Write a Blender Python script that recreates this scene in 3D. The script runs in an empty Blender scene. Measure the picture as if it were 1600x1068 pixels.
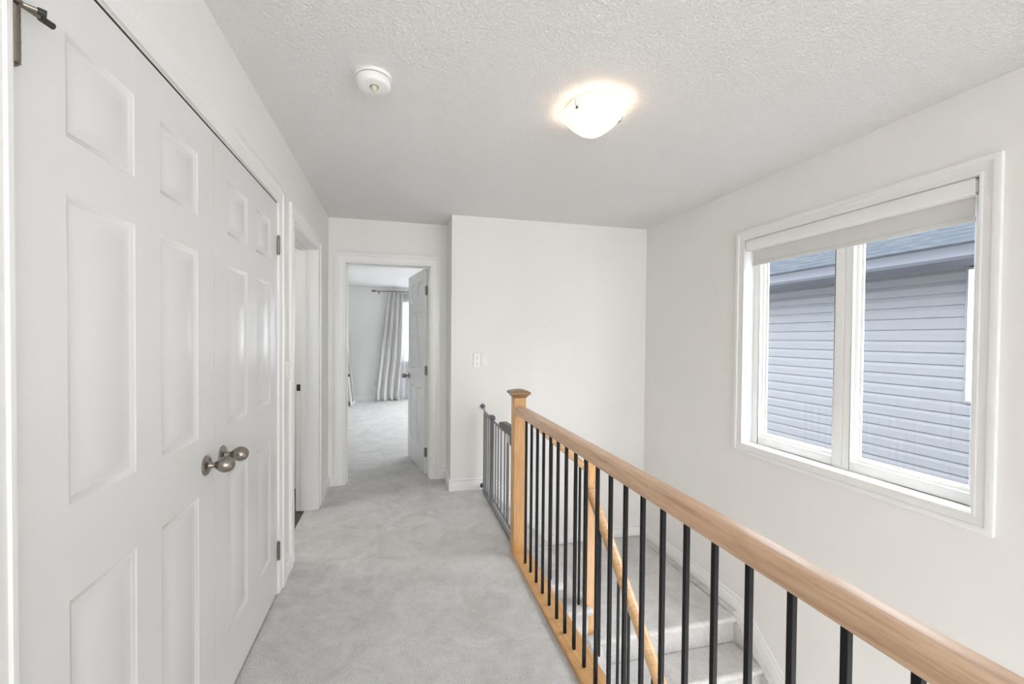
import bpy, bmesh, math, random
from mathutils import Vector, Matrix
random.seed(7)
S = bpy.context.scene
COL = S.collection
PI = math.pi

# ------------------------------------------------------------------ helpers
class MB:
    """collects faces in a local frame: s along ux, n along nx, z up"""
    def __init__(self, o=(0, 0, 0), ux=(1, 0, 0), nx=(0, 1, 0)):
        self.v = []; self.f = []
        self.o = Vector(o); self.ux = Vector(ux); self.nx = Vector(nx)
    def p(self, s, n, z):
        return self.o + self.ux * s + self.nx * n + Vector((0, 0, z))
    def add(self, pts, faces):
        b = len(self.v)
        self.v += [self.p(*q) for q in pts]
        self.f += [tuple(b + i for i in f) for f in faces]
    def quad(self, a, b, c, d): self.add([a, b, c, d], [(0, 1, 2, 3)])
    def box(self, s0, s1, n0, n1, z0, z1):
        P = [(s, n, z) for z in (z0, z1) for n in (n0, n1) for s in (s0, s1)]
        self.add(P, [(0, 2, 3, 1), (4, 5, 7, 6), (0, 1, 5, 4), (2, 6, 7, 3), (0, 4, 6, 2), (1, 3, 7, 5)])
    def extrude(self, poly, axis, a, b):
        """poly: 2D points in the two remaining axes (order s,n,z)"""
        def mk(u, v, t):
            return {'s': (t, u, v), 'n': (u, t, v), 'z': (u, v, t)}[axis]
        n = len(poly)
        self.add([mk(u, v, a) for u, v in poly] + [mk(u, v, b) for u, v in poly],
                 [(i, (i + 1) % n, n + (i + 1) % n, n + i) for i in range(n)] + [tuple(range(n))[::-1], tuple(range(n, 2 * n))])
    def lathe(self, prof, c, axis='z', seg=40, close=True):
        """prof: list of (r, h) around axis through c"""
        pts = []
        for r, h in prof:
            for k in range(seg):
                a = 2 * PI * k / seg
                x, y = r * math.cos(a), r * math.sin(a)
                q = {'z': (x, y, h), 's': (h, x, y), 'n': (x, h, y)}[axis]
                pts.append((c[0] + q[0], c[1] + q[1], c[2] + q[2]))
        F = []
        for i in range(len(prof) - 1):
            for k in range(seg):
                k2 = (k + 1) % seg
                F.append((i * seg + k, i * seg + k2, (i + 1) * seg + k2, (i + 1) * seg + k))
        if close:
            F.append(tuple(range(seg))[::-1]); F.append(tuple(range((len(prof) - 1) * seg, len(prof) * seg)))
        self.add(pts, F)
    def tube(self, pts, r, seg=10, sq=False):
        P = [Vector(q) for q in pts]; rings = []
        for i, q in enumerate(P):
            d = (P[min(i + 1, len(P) - 1)] - P[max(i - 1, 0)]).normalized()
            u = Vector((0, 0, 1)) if abs(d.z) < .9 else Vector((1, 0, 0))
            a = d.cross(u).normalized(); b = d.cross(a).normalized()
            n = 4 if sq else seg
            for k in range(n):
                t = 2 * PI * (k + (.5 if sq else 0)) / n; rr = r * (1.4142 if sq else 1)
                rings.append(tuple(q + a * math.cos(t) * rr + b * math.sin(t) * rr))
        F = []
        for i in range(len(P) - 1):
            for k in range(n):
                k2 = (k + 1) % n
                F.append((i * n + k, i * n + k2, (i + 1) * n + k2, (i + 1) * n + k))
        F.append(tuple(range(n))[::-1]); F.append(tuple(range((len(P) - 1) * n, len(P) * n)))
        self.add(rings, F)
    def build(self, name, mat, parent=None, bevel=0, seg=2, recalc=True, angle=35):
        me = bpy.data.meshes.new(name)
        off = parent.matrix_world.translation if parent else Vector((0, 0, 0))
        me.from_pydata([tuple(q) for q in self.v], [], self.f)
        bm = bmesh.new(); bm.from_mesh(me)
        bmesh.ops.remove_doubles(bm, verts=bm.verts, dist=1e-5)
        if recalc: bmesh.ops.recalc_face_normals(bm, faces=bm.faces)
        bm.to_mesh(me); bm.free()
        for pl in me.polygons: pl.use_smooth = True
        me.set_sharp_from_angle(angle=math.radians(angle))
        me.materials.append(mat)
        o = bpy.data.objects.new(name, me); COL.objects.link(o)
        if parent:
            o.parent = parent
            o.matrix_parent_inverse = Matrix.Translation(-wt(parent))
        if bevel:
            m = o.modifiers.new('soft_edge', 'BEVEL'); m.width = bevel; m.segments = seg; m.limit_method = 'ANGLE'; m.harden_normals = False
        return o

def wt(o):
    t = Vector(o.location)
    return t if o.parent is None else (Vector((0, 0, 0)) if o.type == 'MESH' else t)

def empty(name, loc, label=None, cat=None, group=None, kind=None):
    o = bpy.data.objects.new(name, None); COL.objects.link(o)
    o.location = loc; o.empty_display_size = .1
    tag(o, label, cat, group, kind); bpy.context.view_layer.update()
    return o

def tag(o, label=None, cat=None, group=None, kind=None):
    if label: o['label'] = label
    if cat: o['category'] = cat
    if group: o['group'] = group
    if kind: o['kind'] = kind
    return o

def structure(o, label, cat):
    return tag(o, label, cat, kind='structure')

# ------------------------------------------------------------------ materials
def mat(name, color, rough=.5, metal=0, spec=.5):
    m = bpy.data.materials.new(name); m.use_nodes = True
    b = m.node_tree.nodes['Principled BSDF']
    b.inputs['Base Color'].default_value = (*color, 1); b.inputs['Roughness'].default_value = rough
    b.inputs['Metallic'].default_value = metal; b.inputs['Specular IOR Level'].default_value = spec
    return m
def N(m, t, **kw):
    n = m.node_tree.nodes.new(t)
    for k, v in kw.items(): setattr(n, k, v)
    return n
def L(m, a, b): m.node_tree.links.new(a, b)
def coords(m, scale=(1, 1, 1)):
    tc = N(m, 'ShaderNodeTexCoord'); mp = N(m, 'ShaderNodeMapping'); mp.inputs['Scale'].default_value = scale
    L(m, tc.outputs['Object'], mp.inputs['Vector']); return mp.outputs['Vector']
def noise(m, vec, scale, detail=4, rough=.5, dist=0):
    n = N(m, 'ShaderNodeTexNoise'); n.inputs['Scale'].default_value = scale; n.inputs['Detail'].default_value = detail
    n.inputs['Roughness'].default_value = rough; n.inputs['Distortion'].default_value = dist
    L(m, vec, n.inputs['Vector']); return n.outputs['Fac']
def ramp(m, fac, stops):
    r = N(m, 'ShaderNodeValToRGB'); e = r.color_ramp.elements
    while len(e) < len(stops): e.new(.5)
    for i, (p_, c) in enumerate(stops):
        e[i].position = p_; e[i].color = (*c, 1) if len(c) == 3 else c
    L(m, fac, r.inputs['Fac']); return r.outputs['Color']
def bump(m, h, strength, dist):
    b = N(m, 'ShaderNodeBump'); b.inputs['Strength'].default_value = strength; b.inputs['Distance'].default_value = dist
    L(m, h, b.inputs['Height']); L(m, b.outputs['Normal'], m.node_tree.nodes['Principled BSDF'].inputs['Normal']); return b
def setc(m, c): L(m, c, m.node_tree.nodes['Principled BSDF'].inputs['Base Color'])

def paint(name, c, rough=.6, sc=220, st=.06):
    m = mat(name, c, rough, 0, .3); v = coords(m)
    c2 = tuple(x * .975 for x in c)
    setc(m, ramp(m, noise(m, v, 1.7, 3), [(.35, c2), (.65, c)]))
    bump(m, noise(m, v, sc, 2), st, .001); return m
WALL = paint('wall_paint', (.822, .809, .786))
BEDWALL = paint('bedroom_paint', (.80, .80, .785))
TRIM = mat('trim_gloss_white', (.82, .82, .81), .32)
v = coords(TRIM); bump(TRIM, noise(TRIM, v, 60, 2), .03, .001)
DOOR = mat('door_gloss_white', (.72, .722, .715), .25)
v = coords(DOOR, (18, 18, 1.2)); g = noise(DOOR, v, 9, 5, .6, .6); bump(DOOR, g, .09, .0015)
CEIL = mat('ceiling_stipple', (.86, .855, .842), .8, 0, .2)
v = coords(CEIL); g1 = noise(CEIL, v, 88, 5, .62)
cr = ramp(CEIL, g1, [(.42, (0, 0, 0)), (.62, (1, 1, 1))]); bump(CEIL, cr, .75, .005)
CEILFLAT = paint('bedroom_ceiling_paint', (.87, .87, .86))

CARPET = mat('grey_carpet', (.5, .48, .46), .95, 0, .1)
v = coords(CARPET)
b1 = noise(CARPET, v, 3.8, 7, .66, 1.3); b2 = noise(CARPET, v, 170, 4, .75); b3 = noise(CARPET, v, 22, 4, .6, .5)
c1 = ramp(CARPET, b1, [(.30, (.70, .682, .664)), (.5, (.80, .786, .772)), (.70, (.90, .89, .88))])
c2 = ramp(CARPET, b2, [(.32, (.66, .66, .66)), (.62, (1, 1, 1))])
c3 = ramp(CARPET, b3, [(.3, (.91, .91, .915)), (.65, (1, 1, 1))])
mx = N(CARPET, 'ShaderNodeMix', data_type='RGBA', blend_type='MULTIPLY'); mx.inputs['Factor'].default_value = 1
L(CARPET, c1, mx.inputs['A']); L(CARPET, c2, mx.inputs['B'])
mx2 = N(CARPET, 'ShaderNodeMix', data_type='RGBA', blend_type='MULTIPLY'); mx2.inputs['Factor'].default_value = 1
L(CARPET, mx.outputs['Result'], mx2.inputs['A']); L(CARPET, c3, mx2.inputs['B']); setc(CARPET, mx2.outputs['Result'])
ad = N(CARPET, 'ShaderNodeMath', operation='ADD'); L(CARPET, b2, ad.inputs[0]); L(CARPET, b3, ad.inputs[1])
bump(CARPET, ad.outputs[0], .8, .006)

def wood(name, axis, dark, mid, light, rough=.33):
    m = mat(name, mid, rough)
    sc = {'x': (1.3, 22, 22), 'y': (22, 1.3, 22), 'z': (22, 22, 1.3)}[axis]
    v = coords(m, sc); v2 = coords(m, tuple(q * 6 for q in sc))
    a = noise(m, v, 1.2, 6, .6, .8); f = noise(m, v2, 1.0, 3, .6, .2)
    ca = ramp(m, a, [(.28, dark), (.5, mid), (.72, light)])
    cf = ramp(m, f, [(.36, (.80, .76, .72)), (.55, (1, 1, 1))])
    x = N(m, 'ShaderNodeMix', data_type='RGBA', blend_type='MULTIPLY'); x.inputs['Factor'].default_value = .8
    L(m, ca, x.inputs['A']); L(m, cf, x.inputs['B']); setc(m, x.outputs['Result']); bump(m, f, .12, .001)
    return m
OD, OM, OL = (.52, .285, .115), (.62, .355, .15), (.70, .42, .19)
OAK_Z = wood('oak_upright', 'z', OD, OM, OL)
OAK_Y = wood('oak_plate', 'y', OD, OM, OL)
RAIL_Y = wood('oak_handrail', 'y', (.48, .31, .19), (.64, .43, .28), (.74, .53, .37), .3)
RAIL_X = wood('oak_stair_rail', 'x', (.48, .28, .13), (.60, .37, .185), (.68, .46, .26), .3)
CAPW = wood('oak_cap', 'x', (.22, .125, .06), (.29, .17, .09), (.36, .215, .115), .3)
BLACK = mat('black_powder_coat', (.006, .006, .007), .5, 0, .22)
v = coords(BLACK); bump(BLACK, noise(BLACK, v, 400, 2), .05, .0005)
NICKEL = mat('brushed_nickel', (.31, .28, .245), .27, 1)
v = coords(NICKEL, (300, 20, 20)); bump(NICKEL, noise(NICKEL, v, 4, 2), .05, .0005)
HINGE = mat('hinge_nickel', (.27, .24, .21), .35, 1)
v = coords(HINGE); bump(HINGE, noise(HINGE, v, 300, 2), .05, .0005)
GATE = mat('gate_grey_steel', (.20, .203, .21), .42)
v = coords(GATE); bump(GATE, noise(GATE, v, 350, 2), .04, .0005)
GATEP = mat('gate_grey_plastic', (.10, .105, .115), .45)
v = coords(GATEP); bump(GATEP, noise(GATEP, v, 350, 2), .04, .0005)
PLASTIC = mat('white_plastic', (.82, .815, .79), .35)
v = coords(PLASTIC); bump(PLASTIC, noise(PLASTIC, v, 200, 2), .02, .0005)
VINYL = mat('window_vinyl', (.84, .84, .83), .35)
v = coords(VINYL); bump(VINYL, noise(VINYL, v, 120, 2), .02, .0005)
DARKPL = mat('dark_rubber', (.03, .028, .026), .6)
v = coords(DARKPL); bump(DARKPL, noise(DARKPL, v, 200, 2), .05, .0005)
GREYPL = mat('seam_grey', (.25, .245, .235), .6)
v = coords(GREYPL); bump(GREYPL, noise(GREYPL, v, 200, 2), .05, .0005)
def fabric(name, c, trans, sc=500):
    m = mat(name, c, .9, 0, .1); nt = m.node_tree; b = nt.nodes['Principled BSDF']; out = nt.nodes['Material Output']
    t = N(m, 'ShaderNodeBsdfTranslucent'); t.inputs['Color'].default_value = (*c, 1)
    x = N(m, 'ShaderNodeMixShader'); x.inputs['Fac'].default_value = trans
    L(m, b.outputs[0], x.inputs[1]); L(m, t.outputs[0], x.inputs[2]); L(m, x.outputs[0], out.inputs['Surface'])
    bump(m, noise(m, coords(m), sc, 2), .1, .0005); return m
SHADE = fabric('blind_fabric', (.72, .71, .69), .10)
CURT = fabric('curtain_fabric', (.74, .735, .72), .12)
SHEER = fabric('sheer_fabric', (.86, .86, .87), .55)
def glass(name, tint=(1, 1, 1), f=.02):
    m = bpy.data.materials.new(name); m.use_nodes = True; nt = m.node_tree; nt.nodes.clear()
    out = nt.nodes.new('ShaderNodeOutputMaterial'); tr = nt.nodes.new('ShaderNodeBsdfTransparent'); tr.inputs[0].default_value = (*tint, 1)
    gl = nt.nodes.new('ShaderNodeBsdfGlossy'); gl.inputs['Roughness'].default_value = .02
    lw = nt.nodes.new('ShaderNodeLayerWeight'); pw = nt.nodes.new('ShaderNodeMath'); pw.operation = 'POWER'; pw.inputs[1].default_value = 5
    fr = nt.nodes.new('ShaderNodeMath'); fr.operation = 'MULTIPLY_ADD'; fr.inputs[1].default_value = .8; fr.inputs[2].default_value = f
    nt.links.new(lw.outputs['Facing'], pw.inputs[0]); nt.links.new(pw.outputs[0], fr.inputs[0])
    x = nt.nodes.new('ShaderNodeMixShader')
    nt.links.new(fr.outputs[0], x.inputs[0]); nt.links.new(tr.outputs[0], x.inputs[1]); nt.links.new(gl.outputs[0], x.inputs[2])
    nt.links.new(x.outputs[0], out.inputs[0]); return m
GLASS = glass('window_glass', (.96, .97, .98), .014)
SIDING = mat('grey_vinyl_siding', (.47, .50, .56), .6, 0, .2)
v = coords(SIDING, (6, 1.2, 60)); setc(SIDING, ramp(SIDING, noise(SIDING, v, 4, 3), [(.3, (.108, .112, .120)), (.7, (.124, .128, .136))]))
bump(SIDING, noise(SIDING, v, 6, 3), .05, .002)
ROOF = mat('blue_grey_shingles', (.2, .24, .3), .95, 0, 0)
v = coords(ROOF, (9, 3, 9)); r1 = noise(ROOF, v, 3, 6, .7)
setc(ROOF, ramp(ROOF, r1, [(.3, (.018, .022, .026)), (.5, (.030, .034, .039)), (.72, (.045, .051, .058))])); bump(ROOF, r1, .5, .01)
FASCIA = mat('fascia_grey', (.09, .095, .11), .6, 0, .15)
v = coords(FASCIA); bump(FASCIA, noise(FASCIA, v, 12, 2), .05, .001)
GROUND = mat('pale_gravel', (.42, .42, .42), .95)
v = coords(GROUND); setc(GROUND, ramp(GROUND, noise(GROUND, v, 30, 4), [(.3, (.33, .33, .33)), (.7, (.5, .5, .5))]))
DARKFL = mat('dark_floor', (.06, .05, .043), .35)
v = coords(DARKFL, (2, 14, 14)); setc(DARKFL, ramp(DARKFL, noise(DARKFL, v, 3, 4), [(.3, (.045, .037, .032)), (.7, (.085, .07, .06))]))
def emis(name, c, s, mixc=None):
    m = bpy.data.materials.new(name); m.use_nodes = True; b = m.node_tree.nodes['Principled BSDF']
    b.inputs['Base Color'].default_value = (*c, 1); b.inputs['Roughness'].default_value = .35
    b.inputs['Emission Color'].default_value = (*c, 1); b.inputs['Emission Strength'].default_value = s; return m
LAMPG = emis('frosted_alabaster_glass', (1.0, .88, .76), .42)
v = coords(LAMPG); e = ramp(LAMPG, noise(LAMPG, v, 9, 3, .5, .8), [(.3, (1.0, .80, .60)), (.7, (1.0, .95, .86))])
L(LAMPG, e, LAMPG.node_tree.nodes['Principled BSDF'].inputs['Emission Color'])
_nt = LAMPG.node_tree; _o = _nt.nodes['Material Output']; _t = N(LAMPG, 'ShaderNodeBsdfTransparent'); _t.inputs[0].default_value = (1, .95, .88, 1)
_x = N(LAMPG, 'ShaderNodeMixShader'); _x.inputs[0].default_value = .72
L(LAMPG, _t.outputs[0], _x.inputs[1]); L(LAMPG, _nt.nodes['Principled BSDF'].outputs[0], _x.inputs[2]); L(LAMPG, _x.outputs[0], _o.inputs['Surface'])
BULB = emis('bulb_glow', (1.0, .84, .64), 1.6)
LENS = mat('pale_green_lens', (.55, .58, .40), .15)
v = coords(LENS); bump(LENS, noise(LENS, v, 300, 2), .05, .0005)
MIRROR = mat('mirror_glass', (.5, .5, .5), .05, 1)
BUTTON = mat('grey_button', (.55, .55, .54), .4)
v = coords(BUTTON); bump(BUTTON, noise(BUTTON, v, 300, 2), .03, .0005)

# ------------------------------------------------------------------ dimensions (metres)
XL = -.611      # left wall face
XR = 2.373      # right wall face (window wall)
H = 2.43        # ceiling
YB = 3.655      # back wall beside the stairs
YF = 4.011      # end wall of the hall (bedroom door)
XC = .457       # corner between the two
YRE = -4.2      # rear wall behind the camera
YBED = 9.30     # far bedroom wall
ZL = -2.695     # lower storey floor
XE = .80        # edge of the hall floor
LZ = -.577      # landing

def wallgrid(mb, s0, s1, z0, z1, n0, n1, holes):
    """wall in local s,z with thickness n0..n1 and rectangular holes (s0,s1,z0,z1)"""
    ss = sorted({s0, s1, *[h[0] for h in holes], *[h[1] for h in holes]}); zs = sorted({z0, z1, *[h[2] for h in holes], *[h[3] for h in holes]})
    def solid(i, j):
        if i < 0 or j < 0 or i >= len(ss) - 1 or j >= len(zs) - 1: return False
        cs, cz = (ss[i] + ss[i + 1]) / 2, (zs[j] + zs[j + 1]) / 2
        return not any(h[0] < cs < h[1] and h[2] < cz < h[3] for h in holes)
    for i in range(len(ss) - 1):
        for j in range(len(zs) - 1):
            if not solid(i, j): continue
            a, b, c, d = ss[i], ss[i + 1], zs[j], zs[j + 1]
            mb.quad((a, n0, c), (b, n0, c), (b, n0, d), (a, n0, d)); mb.quad((a, n1, c), (a, n1, d), (b, n1, d), (b, n1, c))
            if not solid(i - 1, j): mb.quad((a, n0, c), (a, n0, d), (a, n1, d), (a, n1, c))
            if not solid(i + 1, j): mb.quad((b, n0, c), (b, n1, c), (b, n1, d), (b, n0, d))
            if not solid(i, j - 1): mb.quad((a, n0, c), (a, n1, c), (b, n1, c), (b, n0, c))
            if not solid(i, j + 1): mb.quad((a, n0, d), (b, n0, d), (b, n1, d), (a, n1, d))

LEFT = dict(o=(XL, 0, 0), ux=(0, 1, 0), nx=(1, 0, 0))        # s = y, n = out of wall (+x)
RIGHT = dict(o=(XR, 0, 0), ux=(0, 1, 0), nx=(-1, 0, 0))
BACK = dict(o=(0, YB, 0), ux=(1, 0, 0), nx=(0, -1, 0))
FAR = dict(o=(0, YF, 0), ux=(1, 0, 0), nx=(0, -1, 0))
BED = dict(o=(0, YBED, 0), ux=(1, 0, 0), nx=(0, -1, 0))

CL0, CL1, CLZ = .838, 2.374, 2.048     # closet opening
D20, D21 = 2.705, 3.485                # side room doorway
B0, B1 = -.467, .300                   # bedroom doorway
DZ = 2.035
W0, W1, WZ0, WZ1 = 1.241, 2.453, .628, 2.052   # window opening

m = MB(**LEFT); wallgrid(m, YRE, YF + .12, 0, H, 0, -.15, [(CL0, CL1, -1, CLZ), (D20, D21, -1, DZ)])
structure(m.build('wall_left', WALL), 'white painted wall with closet and doorway on its face', 'wall')
m = MB(**RIGHT); wallgrid(m, YRE, YB, ZL, H + .1, 0, -.15, [(W0, W1, WZ0, WZ1), (-3.6, -1.9, .45, 2.1), (-1.0, 1.6, -2.1, -.75)])  # holes after the window one are unseen openings added for fill light
structure(m.build('wall_right', WALL), 'white painted stairwell wall around the wide window', 'wall')
m = MB(**BACK); m.box(XC, XR + .15, -(YF - YB), 0, ZL, H)
structure(m.build('wall_back', WALL), 'white painted wall behind the stair landing with two switches', 'wall')
m = MB(**FAR); wallgrid(m, -2.9, 2.52, 0, H, 0, -.12, [(B0, B1, -1, DZ)])
structure(m.build('wall_front', WALL), 'white painted end wall around the open bedroom doorway', 'wall')
m = MB(o=(0, YRE, 0)); wallgrid(m, XL - .15, XR + .15, ZL, H + .1, 0, -.15, [(-.35, 2.1, .35, 2.1)])
structure(m.build('wall_rear', WALL), 'white painted wall behind the viewer with an opening added for fill light', 'wall')
m = MB(); m.box(XE - .10, XE - .004, YRE, YB, ZL, -.20)
m.box(XL - .15, XE - .004, YRE, YF + .12, -.30, -.20)
structure(m.build('wall_stairwell', WALL), 'white painted stairwell wall below the hall floor edge', 'wall')
m = MB(); m.box(XL - .15, XR + .15, YRE - .15, YF + .12, H, H + .12)
structure(m.build('ceiling_hall', CEIL), 'white stippled ceiling over the hall and stairs', 'ceiling')
m = MB(); m.box(XL, XE, YRE, YB, -.2, 0); m.box(XL, XC, YB, YF + .12, -.2, 0)
m.box(XL - .09, XL, D20, D21, -.2, 0)
f = m.build('floor_hall', CARPET); structure(f, 'grey carpeted hall floor', 'floor')
m = MB(); m.box(XE - .10, XR + .15, YRE, YB, ZL - .1, ZL)
structure(m.build('floor_lower', CARPET), 'grey carpeted lower storey floor at the foot of the stairs', 'floor')
# closet interior
m = MB(); m.box(-1.35, -1.30, .6, 2.62, 0, H); m.box(-1.35, XL - .15, .6, .65, 0, H); m.box(-1.35, XL - .15, 2.585, 2.635, 0, H); m.box(-1.35, XL - .15, .6, 2.62, H, H + .1)
structure(m.build('wall_closet', WALL), 'inside walls of the closet behind the double doors', 'wall')
m = MB(); m.box(-1.35, XL, .6, 2.62, -.1, -.002)
structure(m.build('floor_closet', CARPET), 'closet floor behind the double doors', 'floor')
# side room
m = MB(); m.box(-2.6, XL - .09, 2.635, 4.13, -.1, -.004)
structure(m.build('floor_side_room', DARKFL), 'dark wood floor of the room beyond the left doorway', 'floor')
m = MB(); m.box(-2.6, -2.55, 2.6, 4.13, 0, H); m.box(-2.6, XL - .15, 2.6, 2.635, 0, H); m.box(-2.6, XL - .15, 4.09, 4.13, 0, H); m.box(-2.6, XL - .15, 2.6, 4.13, H, H + .1)
structure(m.build('wall_side_room', BEDWALL), 'walls of the room beyond the left doorway', 'wall')
# bedroom
BX0, BX1 = -1.105, 2.28
BW = (.12, 1.75, .85, 2.12)
m = MB(**BED); wallgrid(m, BX0 - .15, BX1 + .15, 0, H, 0, -.15, [BW])
structure(m.build('wall_bedroom_far', BEDWALL), 'pale wall across the bedroom beside the curtained window', 'wall')
m = MB(); m.box(BX0 - .1, BX0, YF + .12, YBED, 0, H); mside = MB(o=(BX1, 0, 0), ux=(0, 1, 0), nx=(-1, 0, 0)); wallgrid(mside, YF + .12, YBED, 0, H, 0, -.1, [(6.0, 8.6, .6, 2.1)])  # hole in the side wall added only for its fill light
structure(mside.build('wall_bedroom_right', BEDWALL), 'pale right side wall of the bedroom', 'wall')
structure(m.build('wall_bedroom_left', BEDWALL), 'pale left side wall of the bedroom', 'wall')
m = MB(); m.box(BX0 - .1, BX1 + .1, YF + .12, YBED, H, H + .1)
structure(m.build('ceiling_bedroom', CEILFLAT), 'white bedroom ceiling seen through the doorway', 'ceiling')
m = MB(); m.box(BX0 - .1, BX1 + .1, YF + .12, YBED, -.1, 0)
structure(m.build('floor_bedroom', CARPET), 'grey bedroom carpet seen through the doorway', 'floor')

# ------------------------------------------------------------------ trim
def casing(mb, s0, s1, z0, z1, w, sill=False, t=.018):
    """mitred moulding around an opening; profile u outward, n proud"""
    prof = [(0, 0), (0, t * .55), (w * .06, t * .62), (w * .14, t * .62), (w * .17, t * .36), (w * .22, t * .40), (w * .5, t * .62), (w * .58, t * .58), (w * .62, t * .60), (w * .65, t * .96), (w * .76, t), (w * .95, t), (w, t * .9), (w, 0)]
    if sill: path = [(s0, z0, -1, -1), (s0, z1, -1, 1), (s1, z1, 1, 1), (s1, z0, 1, -1)]
    else: path = [(s0, z0, -1, 0), (s0, z1, -1, 1), (s1, z1, 1, 1), (s1, z0, 1, 0)]
    n = len(prof); P = []
    for s, z, ds, dz in path:
        P += [(s + ds * u, q, z + dz * u) for u, q in prof]
    F = []; K = len(path)
    for i in range(K if sill else K - 1):
        j = (i + 1) % K
        for k in range(n - 1): F.append((i * n + k, j * n + k, j * n + k + 1, i * n + k + 1))
    if not sill:
        F.append(tuple(range(n))); F.append(tuple(range((K - 1) * n, K * n)))
    mb.add(P, F)
BBP = [(0, 0), (.014, 0), (.014, .069), (.012, .074), (.007, .077), (.006, .081), (.0085, .085), (.009, .093), (.006, .101), (.003, .105), (0, .105)]
def baseboard(mb, s0, s1, z=0):
    mb.extrude([(n, z + q) for n, q in BBP], 's', s0, s1)

m = MB(**LEFT); casing(m, CL0 - .003, CL1 + .003, 0, CLZ + .003, .088)
structure(m.build('trim_1', TRIM), 'white moulded trim framing the double closet doors', 'door trim')
m = MB(**LEFT); casing(m, D20 - .004, D21 + .004, 0, DZ + .004, .088)
structure(m.build('trim_2', TRIM), 'white moulded trim framing the narrow doorway beyond the closet', 'door trim')
m = MB(**FAR); casing(m, B0 - .004, B1 + .004, 0, DZ + .004, .088)
structure(m.build('trim_3', TRIM), 'white moulded trim framing the bedroom doorway', 'door trim')
m = MB(**RIGHT); casing(m, W0, W1, WZ0, WZ1, .070, sill=True)
structure(m.build('trim_4', TRIM), 'white moulded trim framing the window', 'window trim')
# baseboards
m = MB(**LEFT); baseboard(m, CL1 + .091, D20 - .092); baseboard(m, D21 + .092, YF); baseboard(m, YRE, CL0 - .091)
structure(m.build('baseboard_left', TRIM), 'white baseboard along the left hall wall', 'baseboard')
m = MB(**FAR); baseboard(m, XL, B0 - .092); baseboard(m, B1 + .092, XC)
structure(m.build('baseboard_end', TRIM), 'white baseboard either side of the bedroom doorway', 'baseboard')
m = MB(o=(XC, 0, 0), ux=(0, 1, 0), nx=(-1, 0, 0)); baseboard(m, YB + .0005, YF)
structure(m.build('baseboard_corner', TRIM), 'short white baseboard on the recess beside the bedroom doorway', 'baseboard')
def raked(mb, pts, h=.105, t=.013):
    """baseboard following a polyline (s,z) of its lower edge"""
    n = len(BBP); P = []; F = []
    for i, (s, z) in enumerate(pts):
        a = pts[max(i - 1, 0)]; b = pts[min(i + 1, len(pts) - 1)]
        def ang(p, q): return math.atan2(q[1] - p[1], q[0] - p[0])
        if i == 0: t0 = t1 = ang(pts[0], pts[1])
        elif i == len(pts) - 1: t0 = t1 = ang(pts[-2], pts[-1])
        else: t0, t1 = ang(a, (s, z)), ang((s, z), b)
        mid = (t0 + t1) / 2; k = 1 / max(.3, math.cos((t1 - t0) / 2))
        for nn, q in BBP: P.append((s - math.sin(mid) * q * k * sgn, nn, z + math.cos(mid) * q * k * sgn))
    for i in range(len(pts) - 1):
        for k_ in range(n): F.append((i * n + k_, i * n + (k_ + 1) % n, (i + 1) * n + (k_ + 1) % n, (i + 1) * n + k_))
    F.append(tuple(range(n))); F.append(tuple(range((len(pts) - 1) * n, len(pts) * n)))
    mb.add(P, F)
RUN, RISE = .223, .1925
sgn = 1
m = MB(**BACK)
raked(m, [(XC - .013, 0), (.80, 0), (1.40, LZ + .001), (XR, LZ + .001)])
structure(m.build('baseboard_back', TRIM), 'white baseboard on the back wall stepping down to the landing', 'baseboard')
m = MB(**RIGHT)
raked(m, [(2.46 - 2.42, LZ + .006 - 2.42 * .863), (2.46, LZ + .001), (YB, LZ + .001)])
structure(m.build('baseboard_right', TRIM), 'white baseboard on the window wall raking down beside the lower stairs', 'baseboard')
sgn = 1

# jambs of the two door openings
def jamb(mb, s0, s1, zt, depth, stop_n, t=.006):
    for a, b in ((s0 - .001, s0 + t), (s1 - t, s1 + .001)): mb.box(a, b, -depth, .001, 0, zt)
    mb.box(s0, s1, -depth, .001, zt - t, zt + .001)
    a, b = stop_n
    mb.box(s0 + t, s0 + t + .011, a, b, 0, zt - t); mb.box(s1 - t - .011, s1 - t, a, b, 0, zt - t)
    mb.box(s0 + t, s1 - t, a, b, zt - t - .011, zt - t)
d2 = empty('door_2', (XL, 3.1, 0)); tag(d2, 'open doorway with white frame beyond the double closet doors', 'doorway', kind='structure')
m = MB(**LEFT); jamb(m, D20, D21, DZ, .155, (-.118, -.082)); m.build('door_frame', TRIM, d2, .002)
m = MB(**LEFT); m.box(D21 - .0085, D21 - .0055, -.148, -.121, .935, .985); tag(m.build('strike_plate', DARKPL, d2), 'dark strike plate')
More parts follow.
